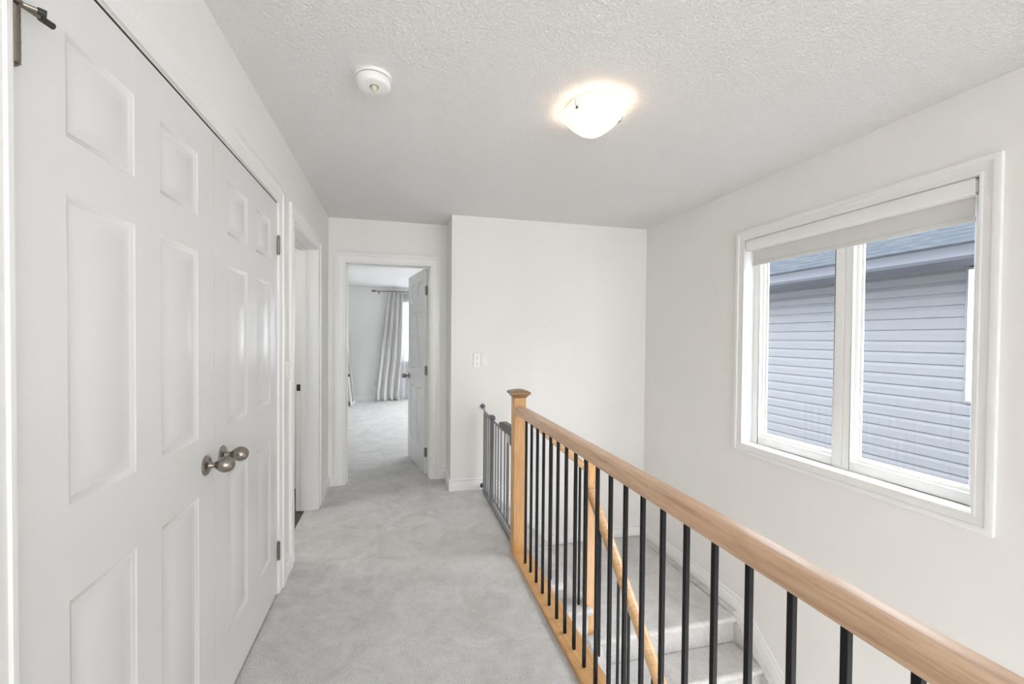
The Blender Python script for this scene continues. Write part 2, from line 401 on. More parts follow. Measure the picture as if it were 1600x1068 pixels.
# its door leaf, swung open into the side room
# ------------------------------------------------------------------ six panel doors
def six_panel(mb, w, h, t, z0=.012):
    cols = [(.114, .326), (w - .326, w - .114)]
    rows = [(.238, .842), (1.025, 1.618), (1.727, 1.924)]
    ss = sorted({0, w, *[c for q in cols for c in q]}); zs = sorted({z0, h, *[r for q in rows for r in q]})
    rings = [(0, 0), (.003, -.0022), (.007, -.0028), (.011, -.006), (.017, -.0065), (.046, -.0025), (.049, -.0018)]
    for side in (0, 1):
        base = 0 if side == 0 else -t; sg = 1 if side == 0 else -1
        for i in range(len(ss) - 1):
            for j in range(len(zs) - 1):
                a, b, c, d = ss[i], ss[i + 1], zs[j], zs[j + 1]
                if (a, b) in cols and (c, d) in rows:
                    P = []
                    for off, dep in rings:
                        n = base + sg * dep
                        P += [(a + off, n, c + off), (b - off, n, c + off), (b - off, n, d - off), (a + off, n, d - off)]
                    F = []
                    for r in range(len(rings) - 1):
                        for k in range(4): F.append((r * 4 + k, r * 4 + (k + 1) % 4, (r + 1) * 4 + (k + 1) % 4, (r + 1) * 4 + k))
                    q = (len(rings) - 1) * 4; F.append((q, q + 1, q + 2, q + 3)); mb.add(P, F)
                else: mb.quad((a, base, c), (b, base, c), (b, base, d), (a, base, d))
    mb.quad((0, 0, z0), (0, -t, z0), (0, -t, h), (0, 0, h)); mb.quad((w, 0, z0), (w, 0, h), (w, -t, h), (w, -t, z0))
    mb.quad((0, 0, z0), (w, 0, z0), (w, -t, z0), (0, -t, z0)); mb.quad((0, 0, h), (0, -t, h), (w, -t, h), (w, 0, h))
def knob(mb, c, axis, sg=1, r=1.0):
    P = [(0, 0), (.033, 0), (.033, .003), (.030, .006), (.022, .008), (.013, .011), (.0095, .016), (.0095, .028), (.012, .031), (.017, .036), (.0225, .044), (.0258, .053), (.0262, .060), (.0245, .069), (.020, .077), (.012, .083), (.004, .0855), (0, .086)]
    mb.lathe([(a * r, b * sg) for a, b in P[1:-1]], c, axis, 32)
def hinge(mb, s, n, z, h=.089, leaf=None):
    mb.lathe([(.0082, -h / 2), (.0082, h / 2)], (s, n, z), 'z', 16)
    mb.lathe([(.005, h / 2), (.0055, h / 2 + .004), (.002, h / 2 + .008)], (s, n, z), 'z', 12)
    mb.lathe([(.002, -h / 2 - .006), (.0055, -h / 2 - .003), (.005, -h / 2)], (s, n, z), 'z', 12)
    for k in range(1, 5):
        zz = z - h / 2 + h * k / 5; mb.lathe([(.0086, -.0005), (.0086, .0005)], (s, n, zz), 'z', 14)

for i, (y0, hs, lab) in enumerate(((.8435, .841, 'white six panel closet door nearer the viewer with an egg shaped nickel knob'), (1.6085, 2.3735, 'white six panel closet door farther along beside the narrow doorway'))):
    d = empty('door_1' if i == 0 else 'door_4', (XL, y0 + .38, .012)); tag(d, lab, 'closet door', kind='structure')
    m = MB(o=(XL, y0, 0), ux=(0, 1, 0), nx=(1, 0, 0)); six_panel(m, .7615, 2.040, .035); m.build('door_panel', DOOR, d)
    m = MB(**LEFT); knob(m, (1.542 if i == 0 else 1.672, 0, .928), 'n'); tag(m.build('door_knob', NICKEL, d), 'brushed nickel knob')
    for z in (1.827, .228) if i else (1.836, 1.03, .228):
        if i == 0 and z == 1.03: continue
        m = MB(**LEFT); hinge(m, hs, .006, z); tag(m.build('hinge', HINGE, d), 'brushed nickel hinge')
    if i == 0:
        m = MB(**LEFT)
        m.tube([(hs, .010, 1.889), (hs + .032, .019, 1.889)], .0036, 10); m.tube([(hs, .010, 1.889), (hs + .016, .030, 1.889)], .0036, 10)
        m.lathe([(.010, 1.886), (.010, 1.892)], (hs, .008, 0), 'z', 20)
        s_ = m.build('hinge_stop', HINGE, d); tag(s_, 'small metal hinge pin door stop')
        m = MB(**LEFT); m.tube([(hs + .032, .019, 1.889), (hs + .052, .0245, 1.889)], .0055, 12); m.build('rubber_bumper', DARKPL, d)
        m = MB(**LEFT); m.tube([(hs + .014, .028, 1.889), (hs + .021, .036, 1.889)], .0055, 12); m.build('rubber_bumper', DARKPL, d)
# closet jamb (dark gaps between door and frame)
m = MB(**LEFT); m.box(CL0 - .001, CL0 + .0025, -.15, -.002, 0, CLZ); m.box(CL1 - .0025, CL1 + .001, -.15, -.002, 0, CLZ); m.box(CL0, CL1, -.15, -.002, CLZ - .0005, CLZ + .001)
m_ = MB(**LEFT); m_.box(CL0, CL1, -.034, -.0015, CLZ - .0035, CLZ + .0005); structure(m_.build('door_gap_shade', DARKPL), 'dark thin strip standing in for the shaded gap above the closet doors', 'door trim')  # dark strip painted in place of the shade in the door-top gap
structure(m.build('trim_5', TRIM), 'thin white jamb inside the closet opening', 'door trim')

# bedroom door (open into the bedroom, hinged on the right)
d3 = empty('door_3', (B1 - .004, YF + .118, 0)); tag(d3, 'white six panel bedroom door standing open inside its frame', 'bedroom door', kind='structure')
m = MB(**FAR); jamb(m, B0, B1, DZ, .12, (-.082, -.045)); m.build('door_frame', TRIM, d3, .002)
ang = math.radians(10.5); u = Vector((-math.sin(ang), math.cos(ang), 0)); nn = Vector((-math.cos(ang), -math.sin(ang), 0))
piv = Vector((B1 - .010, YF + .128, 0))
o_ = piv + nn * .038
m = MB(o=o_, ux=u, nx=nn); six_panel(m, .742, 2.028, .035); m.build('door_panel', DOOR, d3)
m = MB(o=o_, ux=u, nx=nn); knob(m, (.68, 0, .925), 'n'); knob(m, (.68, -.035, .925), 'n', -1); tag(m.build('door_knob', HINGE, d3), 'dark nickel knob')
for z in (1.815, 1.03, .225):
    m = MB(o=o_, ux=u, nx=nn)
    m.extrude([(-.032, z - .045), (-.004, z - .045), (-.004, z + .045), (-.032, z + .045)], 's', -.0022, -.0002)
    m.lathe([(.007, -.045), (.007, .045)], (-.006, -.041, z), 'z', 14)
    tag(m.build('hinge', HINGE, d3), 'dark nickel hinge')

# ------------------------------------------------------------------ window
w = empty('window_1', (XR + .10, 1.846, WZ0)); tag(w, 'two pane white casement window above the stairwell', 'window', kind='structure')
m = MB(**RIGHT)   # jamb liner: n negative goes outward
for a, b, c, d in ((W0 - .001, W0 + .003, WZ0, WZ1), (W1 - .003, W1 + .001, WZ0, WZ1)): m.box(a, b, -.15, .001, c, d)
m.box(W0, W1, -.15, .001, WZ1 - .003, WZ1 + .001)
m.build('window_jamb', TRIM, w)
m = MB(**RIGHT); m.box(W0, W1, -.15, .001, WZ0 - .001, WZ0 + .004); m.build('window_sill', TRIM, w)
YM = 1.835
def ringframe(mb, s0, s1, z0, z1, fw, n0, n1):
    mb.box(s0, s0 + fw[0], n0, n1, z0, z1); mb.box(s1 - fw[1], s1, n0, n1, z0, z1)
    mb.box(s0 + fw[0], s1 - fw[1], n0, n1, z0, z0 + fw[2]); mb.box(s0 + fw[0], s1 - fw[1], n0, n1, z1 - fw[3], z1)
FN = -.074
m = MB(**RIGHT)
ringframe(m, YM + .001, W1 - .003, WZ0 + .004, WZ1 - .003, (.052, .050, .055, .05), -.145, FN)
ringframe(m, W0 + .003, YM - .001, WZ0 + .004, WZ1 - .003, (.045, .042, .055, .05), -.145, FN)
m.build('window_frame', VINYL, w, .003)
for a, b in ((YM + .052, W1 - .052), (W0 + .047, YM - .042)):
    m = MB(**RIGHT); ringframe(m, a - .001, b + .001, WZ0 + .058, WZ1 - .05, (.018, .018, .016, .02), -.13, FN - .026)
    ringframe(m, a + .016, b - .016, WZ0 + .073, WZ1 - .068, (.012, .012, .009, .012), -.125, FN - .040)
    sash = m.build('window_sash', VINYL, w, .002)
    m = MB(**RIGHT); m.box(a + .026, b - .026, -.114, -.110, WZ0 + .080, WZ1 - .078); g_ = m.build('pane', GLASS, w)

# roller blind
bl = empty('roller_blind', (XR + .03, 1.846, WZ1), 'white roller blind rolled up under the top of the window', 'blind')
m = MB(**RIGHT)
cas = [(-.052, 2.046), (.006, 2.046), (.009, 2.040), (.009, 1.988), (.004, 1.978), (-.008, 1.974), (-.052, 1.974)]
m.extrude([(n, z) for n, z in cas], 's', W0 + .014, W1 - .012); m.build('cassette', PLASTIC, bl, .002)
m = MB(**RIGHT); m.box(W0 + .005, W0 + .014, -.045, .004, 1.985, 2.035); tag(m.build('end_cap', BUTTON, bl), 'grey end cap')
m = MB(**RIGHT); m.box(W0 + .030, W1 - .034, -.0305, -.029, 1.888, 1.978); m.build('blind_fabric', SHADE, bl)
m = MB(**RIGHT); m.box(W0 + .030, W1 - .034, -.036, -.024, 1.868, 1.892); m.build('bottom_bar', SHADE, bl, .003)

# ------------------------------------------------------------------ stairs
st = empty('staircase', (1.1, 3.0, LZ), 'grey carpeted staircase turning at a landing below the window', 'stairs')
def step(mb, s0, s1, n0, n1, z, zb, ov_s1=0, ov_n0=0, body=True):
    mb.box(s0, s1 + ov_s1, n0 - ov_n0, n1, z - .042, z)
m = MB(); m.box(XE - .02, XE + .012, 2.535, YB, -.045, .0015)
st1 = m.build('nosing', CARPET, st, .015, 4)
for k, (x0, x1, z) in enumerate(((XE - .003, 1.03, -.1925), (1.0, 1.235, -.385))):
    m = MB(); m.box(x0, x1, 2.43, YB - .03, z - .045, z); o1 = m.build('step', CARPET, st, .019, 5)
    m = MB(); m.box(x0, x1 - .03, 2.455, YB - .035, -.80, z - .01); m.build('riser', CARPET, st)
m = MB(); m.box(1.18, XR - .055, 2.41, YB - .002, LZ - .045, LZ); m.box(XR - .10, XR - .001, 2.47, YB - .002, LZ - .045, LZ); m.build('landing', CARPET, st, .019, 5)
m = MB(); m.box(.80, XR - .055, 2.445, YB - .004, LZ - .30, LZ - .02); m.build('landing_base', CARPET, st)
for k in range(1, 12):
    z = LZ - k * RISE; y = 2.41 - k * RUN
    m = MB(); m.box(1.26, XR - .055, y, y + RUN + .04, z - .045, z)
    m.build('step', CARPET, st, .019, 5)
    m = MB(); m.box(1.26, XR - .055, y + .032, y + RUN + .034, z - .26 if k < 11 else ZL, z - .02); m.build('riser', CARPET, st)
# carpeted stringers: window side, back wall side and the open side curb
m = MB(**RIGHT); sl = .863
m.extrude([(.0, LZ + .022)] and [(YB, LZ - .3), (2.46, LZ - .3), (2.46 - 2.42, LZ - .3 - 2.42 * sl), (2.46 - 2.42, LZ + .012 - 2.42 * sl), (2.46, LZ + .012), (YB, LZ + .012)], 'n', 0, .056) if False else None
def prism_x(mb, poly, x0, x1):   # poly in (y,z)
    n = len(poly); mb.add([(x0, y, z) for y, z in poly] + [(x1, y, z) for y, z in poly],
        [(i, (i + 1) % n, n + (i + 1) % n, n + i) for i in range(n)] + [tuple(range(n))[::-1], tuple(range(n, 2 * n))])
m = MB(); yE = 2.46 - 2.42
prism_x(m, [(YB, LZ - .3), (2.46, LZ - .3), (yE, LZ - .3 - 2.42 * sl), (yE, LZ + .012 - 2.42 * sl), (2.46, LZ + .004), (2.50, LZ - .012), (YB, LZ - .012)], XR - .056, XR - .0005)
m.build('stringer', CARPET, st, .006, 3)
m = MB(); q = [(.80, .0), (1.40, LZ - .004), (1.45, LZ - .01), (1.45, LZ - .2), (.80, LZ - .2)]
n_ = len(q); m.add([(x, YB - .034, z) for x, z in q] + [(x, YB - .0005, z) for x, z in q], [(i, (i + 1) % n_, n_ + (i + 1) % n_, n_ + i) for i in range(n_)] + [tuple(range(n_))[::-1], tuple(range(n_, 2 * n_))])
m.build('stringer', CARPET, st, .004, 2)
m = MB(); prism_x(m, [(2.44, LZ - .34), (yE, LZ - .34 - 2.4 * sl), (yE, LZ + .015 - 2.4 * sl), (2.40, LZ + .01), (2.44, LZ + .01)], 1.19, 1.262)
m.build('curb', CARPET, st, .012, 4)

# ------------------------------------------------------------------ railings
RX = .7375
ra = empty('hall_railing', (RX, 2.4, 0), 'long oak handrail with black metal balusters beside the hall carpet', 'railing')
def newel(root, x0, x1, y0, y1, zb, zt):
    m = MB(); m.box(x0, x1, y0, y1, zb, zt); p_ = m.build('newel_post', OAK_Z, root, .003)
    cx, cy = (x0 + x1) / 2, (y0 + y1) / 2; hw = (x1 - x0) / 2
    m = MB()
    prof = [(hw - .002, 0), (hw + .003, .003), (hw + .008, .012), (hw + .015, .019), (hw + .021, .023), (hw + .0235, .027), (hw + .0235, .034), (hw + .019, .039), (hw + .008, .044), (hw - .012, .050), (.004, .054)]
    P = []
    for r, h_ in prof:
        P += [(cx - r, cy - r, zt + h_), (cx + r, cy - r, zt + h_), (cx + r, cy + r, zt + h_), (cx - r, cy + r, zt + h_)]
    F = [(0, 1, 2, 3)[::-1]]
    for i in range(len(prof) - 1):
        for k in range(4): F.append((i * 4 + k, i * 4 + (k + 1) % 4, (i + 1) * 4 + (k + 1) % 4, (i + 1) * 4 + k))
    q = (len(prof) - 1) * 4; F.append((q, q + 1, q + 2, q + 3)); m.add(P, F)
    c_ = m.build('post_cap', CAPW, p_, angle=25); c_.parent = p_; c_.matrix_parent_inverse = p_.matrix_world.inverted()
    return p_
newel(ra, .700, .775, 2.462, 2.536, 0, .985)
# handrail profile (x,z): flat underside, bulging sides, gently crowned top with shoulder lines
HR = [(.704, .889), (.771, .889), (.7745, .900), (.7745, .916), (.7712, .9275), (.7685, .9300), (.7672, .9290), (.7655, .9320), (.7375, .9350), (.7170, .9335), (.7120, .9310), (.7030, .9190), (.7003, .9080), (.7010, .8980)]
m = MB(); m.extrude([(x, z) for x, z in HR], 'n', -1.05, 2.463); m.build('handrail', RAIL_Y, ra, 0, 2, angle=24)
m = MB(); m.box(.699, .806, -1.05, 2.463, 0, .020); m.box(.775, .806, 2.463, 2.55, 0, .020)
m.build('base_plate', OAK_Y, ra, .003)
m = MB(); m.box(.7942, .8045, -1.05, 2.45, -.25, 0)
m.build('fascia_board', TRIM, ra)
m = MB(); m.box(RX - .0015 , RX + .0115, 2.3425 - .0065 + .005, 2.3425 + .0065 + .005, .018, .892)
b0 = m.build('baluster', BLACK, ra, .0012, 1)
for k in range(1, 31):
    c = b0.copy(); COL.objects.link(c); c.parent = ra; c.matrix_parent_inverse = Matrix.Translation(-Vector(ra.location)); c.location = (0, -.1003 * k, 0)

rb = empty('stair_railing', (1.22, 2.5, -.385), 'oak railing raking down the lower stairs from a square landing newel post', 'railing')
newel(rb, 1.200, 1.266, 2.470, 2.536, -.70, .60)
def sloped_rail(mb, axis, a, b, za, zb, c, w=.058, t=.058):
    """rectangular eased rail from a to b along x ('x') or y ('y'); z is the top"""
    pr = [(-w / 2 + .004, -t), (w / 2 - .004, -t), (w / 2, -t + .012), (w / 2, -.014), (w / 2 - .010, -.003), (0, 0), (-w / 2 + .010, -.003), (-w / 2, -.014), (-w / 2, -t + .012)]
    n = len(pr); P = []
    for q, z in ((a, za), (b, zb)):
        for u_, v_ in pr: P.append((q, c + u_, z + v_) if axis == 'x' else (c + u_, q, z + v_))
    mb.add(P, [(i, (i + 1) % n, n + (i + 1) % n, n + i) for i in range(n)] + [tuple(range(n))[::-1], tuple(range(n, 2 * n))])
m = MB(); sloped_rail(m, 'y', 2.472, .1, .412, .412 - 2.372 * .872, 1.219); m.build('handrail', RAIL_X, rb, .001, 2)
for k in range(20):
    y = 2.345 - .1115 * k
    if y < .12: break
    zb_ = LZ + .01 + (y - 2.40) * sl; zt_ = .412 - (2.472 - y) * .872 - .05
    m = MB(); m.box(1.2205, 1.2335, y - .0065, y + .0065, zb_ - .02, zt_ + .004); m.build('baluster', BLACK, rb, .001, 1)
rc = empty('short_railing', (1.0, 2.5, -.19), 'short oak railing dropping between the two newel posts', 'railing')
m = MB(); sloped_rail(m, 'x', .774, 1.202, .905, .905 - .428 * .86, 2.503); m.build('handrail', RAIL_X, rc, .001, 2)
for x, zb_ in ((.868, -.1925), (.962, -.1925), (1.060, -.385), (1.160, -.385)):
    m = MB(); m.box(x - .0065, x + .0065, 2.4965, 2.5095, zb_ - .004, .905 - (x - .774) * .86 - .05); m.build('baluster', BLACK, rc, .001, 1)

# ------------------------------------------------------------------ safety gate
ga = empty('safety_gate', (.74, 3.1, 0), 'grey metal child safety gate across the top of the stairs', 'gate')
GX = .742
def gbox(name, y0, y1, z0, z1, w=.026, mt=GATE, par=None, bv=.004, lab=None):
    m = MB(); m.box(GX - w / 2, GX + w / 2, y0, y1, z0, z1); o = m.build(name, mt, par or ga, bv, 3)
    if lab: o['label'] = lab
    return o
m = MB()
m.box(GX - .013, GX + .013, 2.60, 3.575, .004, .028)
m.box(GX - .013, GX + .013, 2.600, 2.625, .004, .70)
m.box(GX - .013, GX + .013, 3.245, 3.272, .004, .715)
m.build('gate_frame', GATE, ga, .004, 3)
m = MB(); m.box(GX - .012, GX + .012, 3.530, 3.556, .02, .700); m.box(GX - .010, GX + .010, 3.262, 3.556, .690, .712)
m.box(GX - .006, GX + .006, 3.470, 3.482, .02, .70); m.box(GX - .006, GX + .006, 3.395, 3.407, .02, .70); m.box(GX - .006, GX + .006, 3.320, 3.332, .02, .70)
m.build('extension_panel', GATE, ga, .003, 2)
m = MB(); m.tube([(GX, 3.225, .075), (GX, 3.225, .694), (GX, 2.66, .694), (GX, 2.66, .075), (GX, 3.225, .075)], .0095, 12)
gd = m.build('gate_door', GATE, ga)
for y in (3.130, 3.045, 2.955, 2.850, 2.765):
    m = MB(); m.tube([(GX, y, .078), (GX, y, .692)], .0062 if y > 2.8 else .010, 10); b_ = m.build('bar', GATE, ga)
for z in (.712, .035):
    m = MB()
    m.tube([(GX, 3.55, z), (GX, YB - .016, z + (.032 if z > .5 else 0))], .005, 10)
    m.lathe([(.010, -.030), (.010, -.018), (.021, -.016), (.021, -.008), (.018, -.0005)], (GX, YB, z + (.032 if z > .5 else 0)), 'n', 24)
    tag(m.build('pressure_pad', GATEP, ga), 'dark grey pressure pad')
for z in (.67, .035):
    m = MB(); m.tube([(GX, 2.605, z), (GX, 2.552, z)], .005, 10); m.lathe([(.018, .0005), (.021, .006), (.021, .014), (.010, .016), (.010, .028)], (GX, 2.536, z), 'n', 24)
    tag(m.build('pressure_pad', GATEP, ga), 'dark grey pressure pad')
m = MB()
m.extrude([(2.60, .700), (2.60, .760), (2.64, .768), (2.86, .762), (2.95, .742), (2.97, .722), (2.90, .705)], 's', GX - .019, GX + .019)
m.box(GX - .024, GX + .024, 2.60, 2.72, .650, .72)
tag(m.build('latch', GATEP, ga, .006, 3), 'dark grey plastic latch and handle')
m = MB(); m.box(GX - .026, GX - .023, 2.625, 2.70, .655, .712); m.build('latch_button', BUTTON, ga, .001)
m = MB(); m.box(GX - .016, GX + .016, 3.21, 3.29, .700, .735); m.build('hinge_cap', GATEP, ga, .008, 3)

# ------------------------------------------------------------------ switches
def plate(name, label, frame, s, z, w, h, kind, group=None):
    r = empty(name, MB(**frame).p(s, 0, z), label, 'light switch', group)
    m = MB(**frame); m.box(s - w / 2, s + w / 2, 0, .006 if kind != 'thick' else .016, z - h / 2, z + h / 2); m.build('switch_plate', PLASTIC, r, .002)
    if kind == 'thick':
        m = MB(**frame); m.box(s - w * .28, s + w * .28, .015, .018, z - h * .40, z + h * .40); m.build('keypad', BUTTON if False else PLASTIC, r, .001)
        for dz in (.03, .015, -.03): m = MB(**frame); m.box(s - .009, s + .009, .0175, .0192, z + dz - .004, z + dz + .004); m.build('button', BUTTON, r, .001)
    elif kind == 'rocker':
        m = MB(**frame); m.extrude([(z_, n_) for z_, n_ in ()], 's', 0, 1) if False else m.box(s - .0165, s + .0165, .0055, .0085, z - .033, z + .033); m.build('rocker', PLASTIC, r, .001)
        m = MB(**frame); m.box(s - .012, s + .012, .008, .0105, z + .004, z + .028); m.build('paddle', PLASTIC, r, .001)
    else:
        for dz in (.030, -.030) if kind == 'double' else (0,):
            m = MB(**frame); m.box(s - .010, s + .010, .0055, .0075, z + dz - .014, z + dz + .014); m.build('toggle_slot', PLASTIC, r, .001)
            m = MB(**frame); m.extrude([(z + dz - .004, 0)] and [(.006, z + dz - .006), (.018, z + dz + .002), (.018, z + dz + .008), (.006, z + dz + .006)], 's', s - .004, s + .004); m.build('toggle', PLASTIC, r, .001)
    return r
plate('light_switch', 'thick white wall control, left of the pair on the back wall', BACK, .686, 1.156, .062, .128, 'thick')
plate('light_switch', 'flat white rocker switch, right of the pair on the back wall', BACK, .757, 1.157, .064, .116, 'rocker')
plate('light_switch', 'white double switch on the narrow wall between closet trim and doorway trim', LEFT, 2.578, 1.155, .070, .118, 'double')

# ------------------------------------------------------------------ ceiling light
lc = (.878, 1.80)
cl = empty('ceiling_light', (lc[0], lc[1], H), 'glowing frosted glass dome light on the stippled ceiling', 'ceiling light')
m = MB(); m.lathe([(.001, -.001), (.125, -.001), (.125, -.016), (.118, -.020), (.001, -.020)], (lc[0], lc[1], H), 'z', 48, False); m.build('mounting_pan', PLASTIC, cl)
m = MB()
R0 = .143; outer = []; inner = []
for k in range(15):
    a = k / 14; r = R0 * math.sin(a * PI / 2) if k else .0005
    hz = -.032 - .104 * (1 - (r / R0) ** 1.7) ** .92 if k < 14 else -.032
    outer.append((max(r, .0005), hz)); inner.append((max(r - .003, .0004), hz + .004))
m.lathe(outer + inner[::-1], (lc[0], lc[1], H), 'z', 56, False); m.build('glass_dome', LAMPG, cl)
for a in (94, 213, 358):
    m = MB()
    a = math.radians(a); ca, sa_ = math.cos(a), math.sin(a)
    pts = [(.118, -.012), (.147, -.020), (.149, -.030), (.143, -.044), (.134, -.052)]
    m.tube([(lc[0] + r_ * ca, lc[1] + r_ * sa_, H + h_) for r_, h_ in pts], .0018, 8)
    m.tube([(lc[0] + .1305 * ca, lc[1] + .1305 * sa_, H - .0505), (lc[0] + .1345 * ca, lc[1] + .1345 * sa_, H - .0555)], .0062, 18)
    tag(m.build('clip', HINGE, cl), 'small nickel clip')
for s_ in (-1, 1):
    m = MB()
    m.lathe([(.002, -.018), (.014, -.013), (.019, 0), (.014, .013), (.002, .018)], (lc[0] + .055 * s_, lc[1], H - .055), 'z', 16, False)
    m.build('bulb', BULB, cl)

# ------------------------------------------------------------------ smoke alarm
sa = empty('smoke_alarm', (-.103, 1.812, H), 'round white smoke alarm with a small central test button on the ceiling', 'smoke alarm')
c = (-.103, 1.812, H)
m = MB(); m.lathe([(.074, 0), (.075, -.003), (.074, -.010), (.071, -.013), (.03, -.013)], c, 'z', 56); m.build('base_ring', PLASTIC, sa)
m = MB(); m.lathe([(.0655, -.012), (.0655, -.0165)], c, 'z', 48); tag(m.build('seam', GREYPL, sa), 'dark gap line')
m = MB(); m.lathe([(.069, -.0163), (.070, -.020), (.070, -.036), (.066, -.043), (.058, -.047), (.03, -.048), (.001, -.048)], c, 'z', 56); m.build('cover', PLASTIC, sa)
m = MB(); m.lathe([(.0175, -.0475), (.0175, -.050), (.0145, -.050), (.0145, -.0475)], (c[0] + .004, c[1] - .012, H), 'z', 32); m.build('button_ring', GREYPL, sa)
m = MB(); m.lathe([(.014, -.0475), (.013, -.054), (.009, -.060), (.003, -.068), (.001, -.069)], (c[0] + .004, c[1] - .012, H), 'z', 32); tag(m.build('lens', LENS, sa), 'pale green conical lens')

# ------------------------------------------------------------------ bedroom contents
bwx0, bwx1, bwz0, bwz1 = BW
bw = empty('window_2', (.9, YBED, bwz0)); tag(bw, 'bright bedroom window behind the sheer curtain', 'window', kind='structure')
m = MB(**BED); ringframe(m, bwx0, bwx1, bwz0, bwz1, (.05, .05, .05, .05), -.12, -.06); m.box((bwx0 + bwx1) / 2 - .03, (bwx0 + bwx1) / 2 + .03, -.12, -.06, bwz0, bwz1); m.box(bwx0, bwx1, -.11, -.07, 1.68, 1.71)
m.build('window_frame', VINYL, bw)
m = MB(**BED); m.box(bwx0 + .04, bwx1 - .04, -.095, -.090, bwz0 + .04, bwz1 - .04); m.build('pane', GLASS, bw)
m = MB(**BED); casing(m, bwx0, bwx1, bwz0, bwz1, .07, sill=True); structure(m.build('trim_6', TRIM), 'white moulded trim around the bedroom window', 'window trim')
m = MB(**BED); baseboard(m, BX0, BX1); structure(m.build('baseboard_bedroom', TRIM), 'white baseboard across the far bedroom wall', 'baseboard')
def drape(name, label, mt, edges, folds, amp, n0, ub=90, group=None, cat='curtain', ph=0.0):
    """edges: list of (z, xl, xr) from the top down"""
    m = MB(**BED); P = []; F = []; nz = len(edges)
    for z, xl, xr in edges:
        k = 1 + .35 * (1 - z / 2.3)
        for i in range(ub + 1):
            u_ = i / ub; ph_ = 2 * PI * folds * u_ + ph
            P.append((xl + (xr - xl) * (u_ + .012 * math.sin(ph_ * 2)), n0 + amp * k * math.sin(ph_) + .012 * math.sin(ph_ * .37 + z), z))
    for j in range(nz - 1):
        for i in range(ub): F.append((j * (ub + 1) + i, j * (ub + 1) + i + 1, (j + 1) * (ub + 1) + i + 1, (j + 1) * (ub + 1) + i))
    m.add(P, F); o = m.build(name, mt, recalc=False, angle=80)
    so = o.modifiers.new('cloth_thickness', 'SOLIDIFY'); so.thickness = .002
    tag(o, label, cat, group); return o
def interp(keys, n):
    out = []
    for i in range(n + 1):
        z = keys[0][0] + (keys[-1][0] - keys[0][0]) * i / n
        for a, b in zip(keys, keys[1:]):
            if a[0] >= z >= b[0] - 1e-6:
                t = (a[0] - z) / (a[0] - b[0]) if a[0] != b[0] else 0; t = t * t * (3 - 2 * t) * .4 + t * .6
                out.append((z, a[1] + (b[1] - a[1]) * t, a[2] + (b[2] - a[2]) * t)); break
    return out
drape('curtain', 'long off-white opaque curtain pooling on the bedroom carpet', CURT, interp([(2.315, -.195, .10), (1.73, -.27, .10), (1.0, -.36, .09), (.37, -.43, .04), (.12, -.45, .02), (.006, -.46, .06)], 40), 3.4, .046, .118)
drape('sheer_curtain', 'thin white sheer curtain hanging over the bright bedroom window', SHEER, interp([(2.30, .02, 1.85), (1.0, .0, 1.86), (.02, -.04, 1.88)], 20), 16, .011, .028, 260, ph=1)
rod = empty('curtain_rod', (.8, YBED - .10, 2.335), 'slim metal curtain rod high on the far bedroom wall', 'curtain rod')
m = MB(**BED); m.tube([(-.46, .105, 2.335), (2.1, .105, 2.335)], .010, 14); m.build('pole', HINGE, rod)
m = MB(**BED); m.lathe([(.010, 0), (.022, -.006), (.022, -.03), (.016, -.04), (.026, -.055), (.026, -.075), (.010, -.085)], (-.455, .105, 2.335), 's', 20); m.build('finial', NICKEL, rod)
for s_ in (-.40, 1.95):
    m = MB(**BED); m.tube([(s_, 0, 2.31), (s_, .09, 2.32), (s_, .105, 2.335)], .006, 10); m.lathe([(.022, .001), (.022, .008)], (s_, 0, 2.31), 'n', 20); m.build('bracket', NICKEL, rod)
for i in range(5):
    m = MB(**BED); x = -.17 + i * .062; m.lathe([(.014, -.004), (.021, -.003), (.021, .003), (.014, .004)], (x, .105, 2.335), 's', 18); m.build('ring', NICKEL, rod)
lm = empty('leaning_mirror', (-.88, 8.6, 0), 'white framed mirror with a dark knob leaning against the left bedroom wall', 'mirror')
HM = 1.85; sl_ = .114
def slab(x0, x1, z0, z1): return [(x0 - sl_ * z0, z0), (x1 - sl_ * z0, z0), (x1 - sl_ * z1, z1), (x0 - sl_ * z1, z1)]
m = MB()
for y0_, y1_ in ((8.60, 8.64), (9.10, 9.14)): m.extrude(slab(-.895, -.865, 0, HM), 'n', y0_, y1_)
m.extrude(slab(-.895, -.865, 0, .05), 'n', 8.64, 9.10); m.extrude(slab(-.895, -.865, HM - .05, HM), 'n', 8.64, 9.10)
m.build('mirror_frame', TRIM, lm, .002)
m = MB(); m.extrude(slab(-.888, -.878, .05, HM - .05), 'n', 8.64, 9.10); m.build('mirror_glass', MIRROR, lm)
m = MB(); m.lathe([(.010, .0), (.012, -.01), (.026, -.018), (.030, -.03), (.024, -.042), (.004, -.048)], (-.940, 8.60, .606), 'n', 20); tag(m.build('knob', DARKPL, lm), 'round dark knob')
ol = empty('wall_outlet', (-.46, YBED, .36), 'small white electrical outlet low on the far bedroom wall', 'outlet')
m = MB(**BED); m.box(-.50, -.43, 0, .006, .31, .425); m.build('outlet_plate', PLASTIC, ol, .002)
m = MB(**BED); m.box(-.482, -.448, .0055, .008, .325, .358); m.box(-.482, -.448, .0055, .008, .375, .408); m.build('socket', BUTTON, ol, .001)

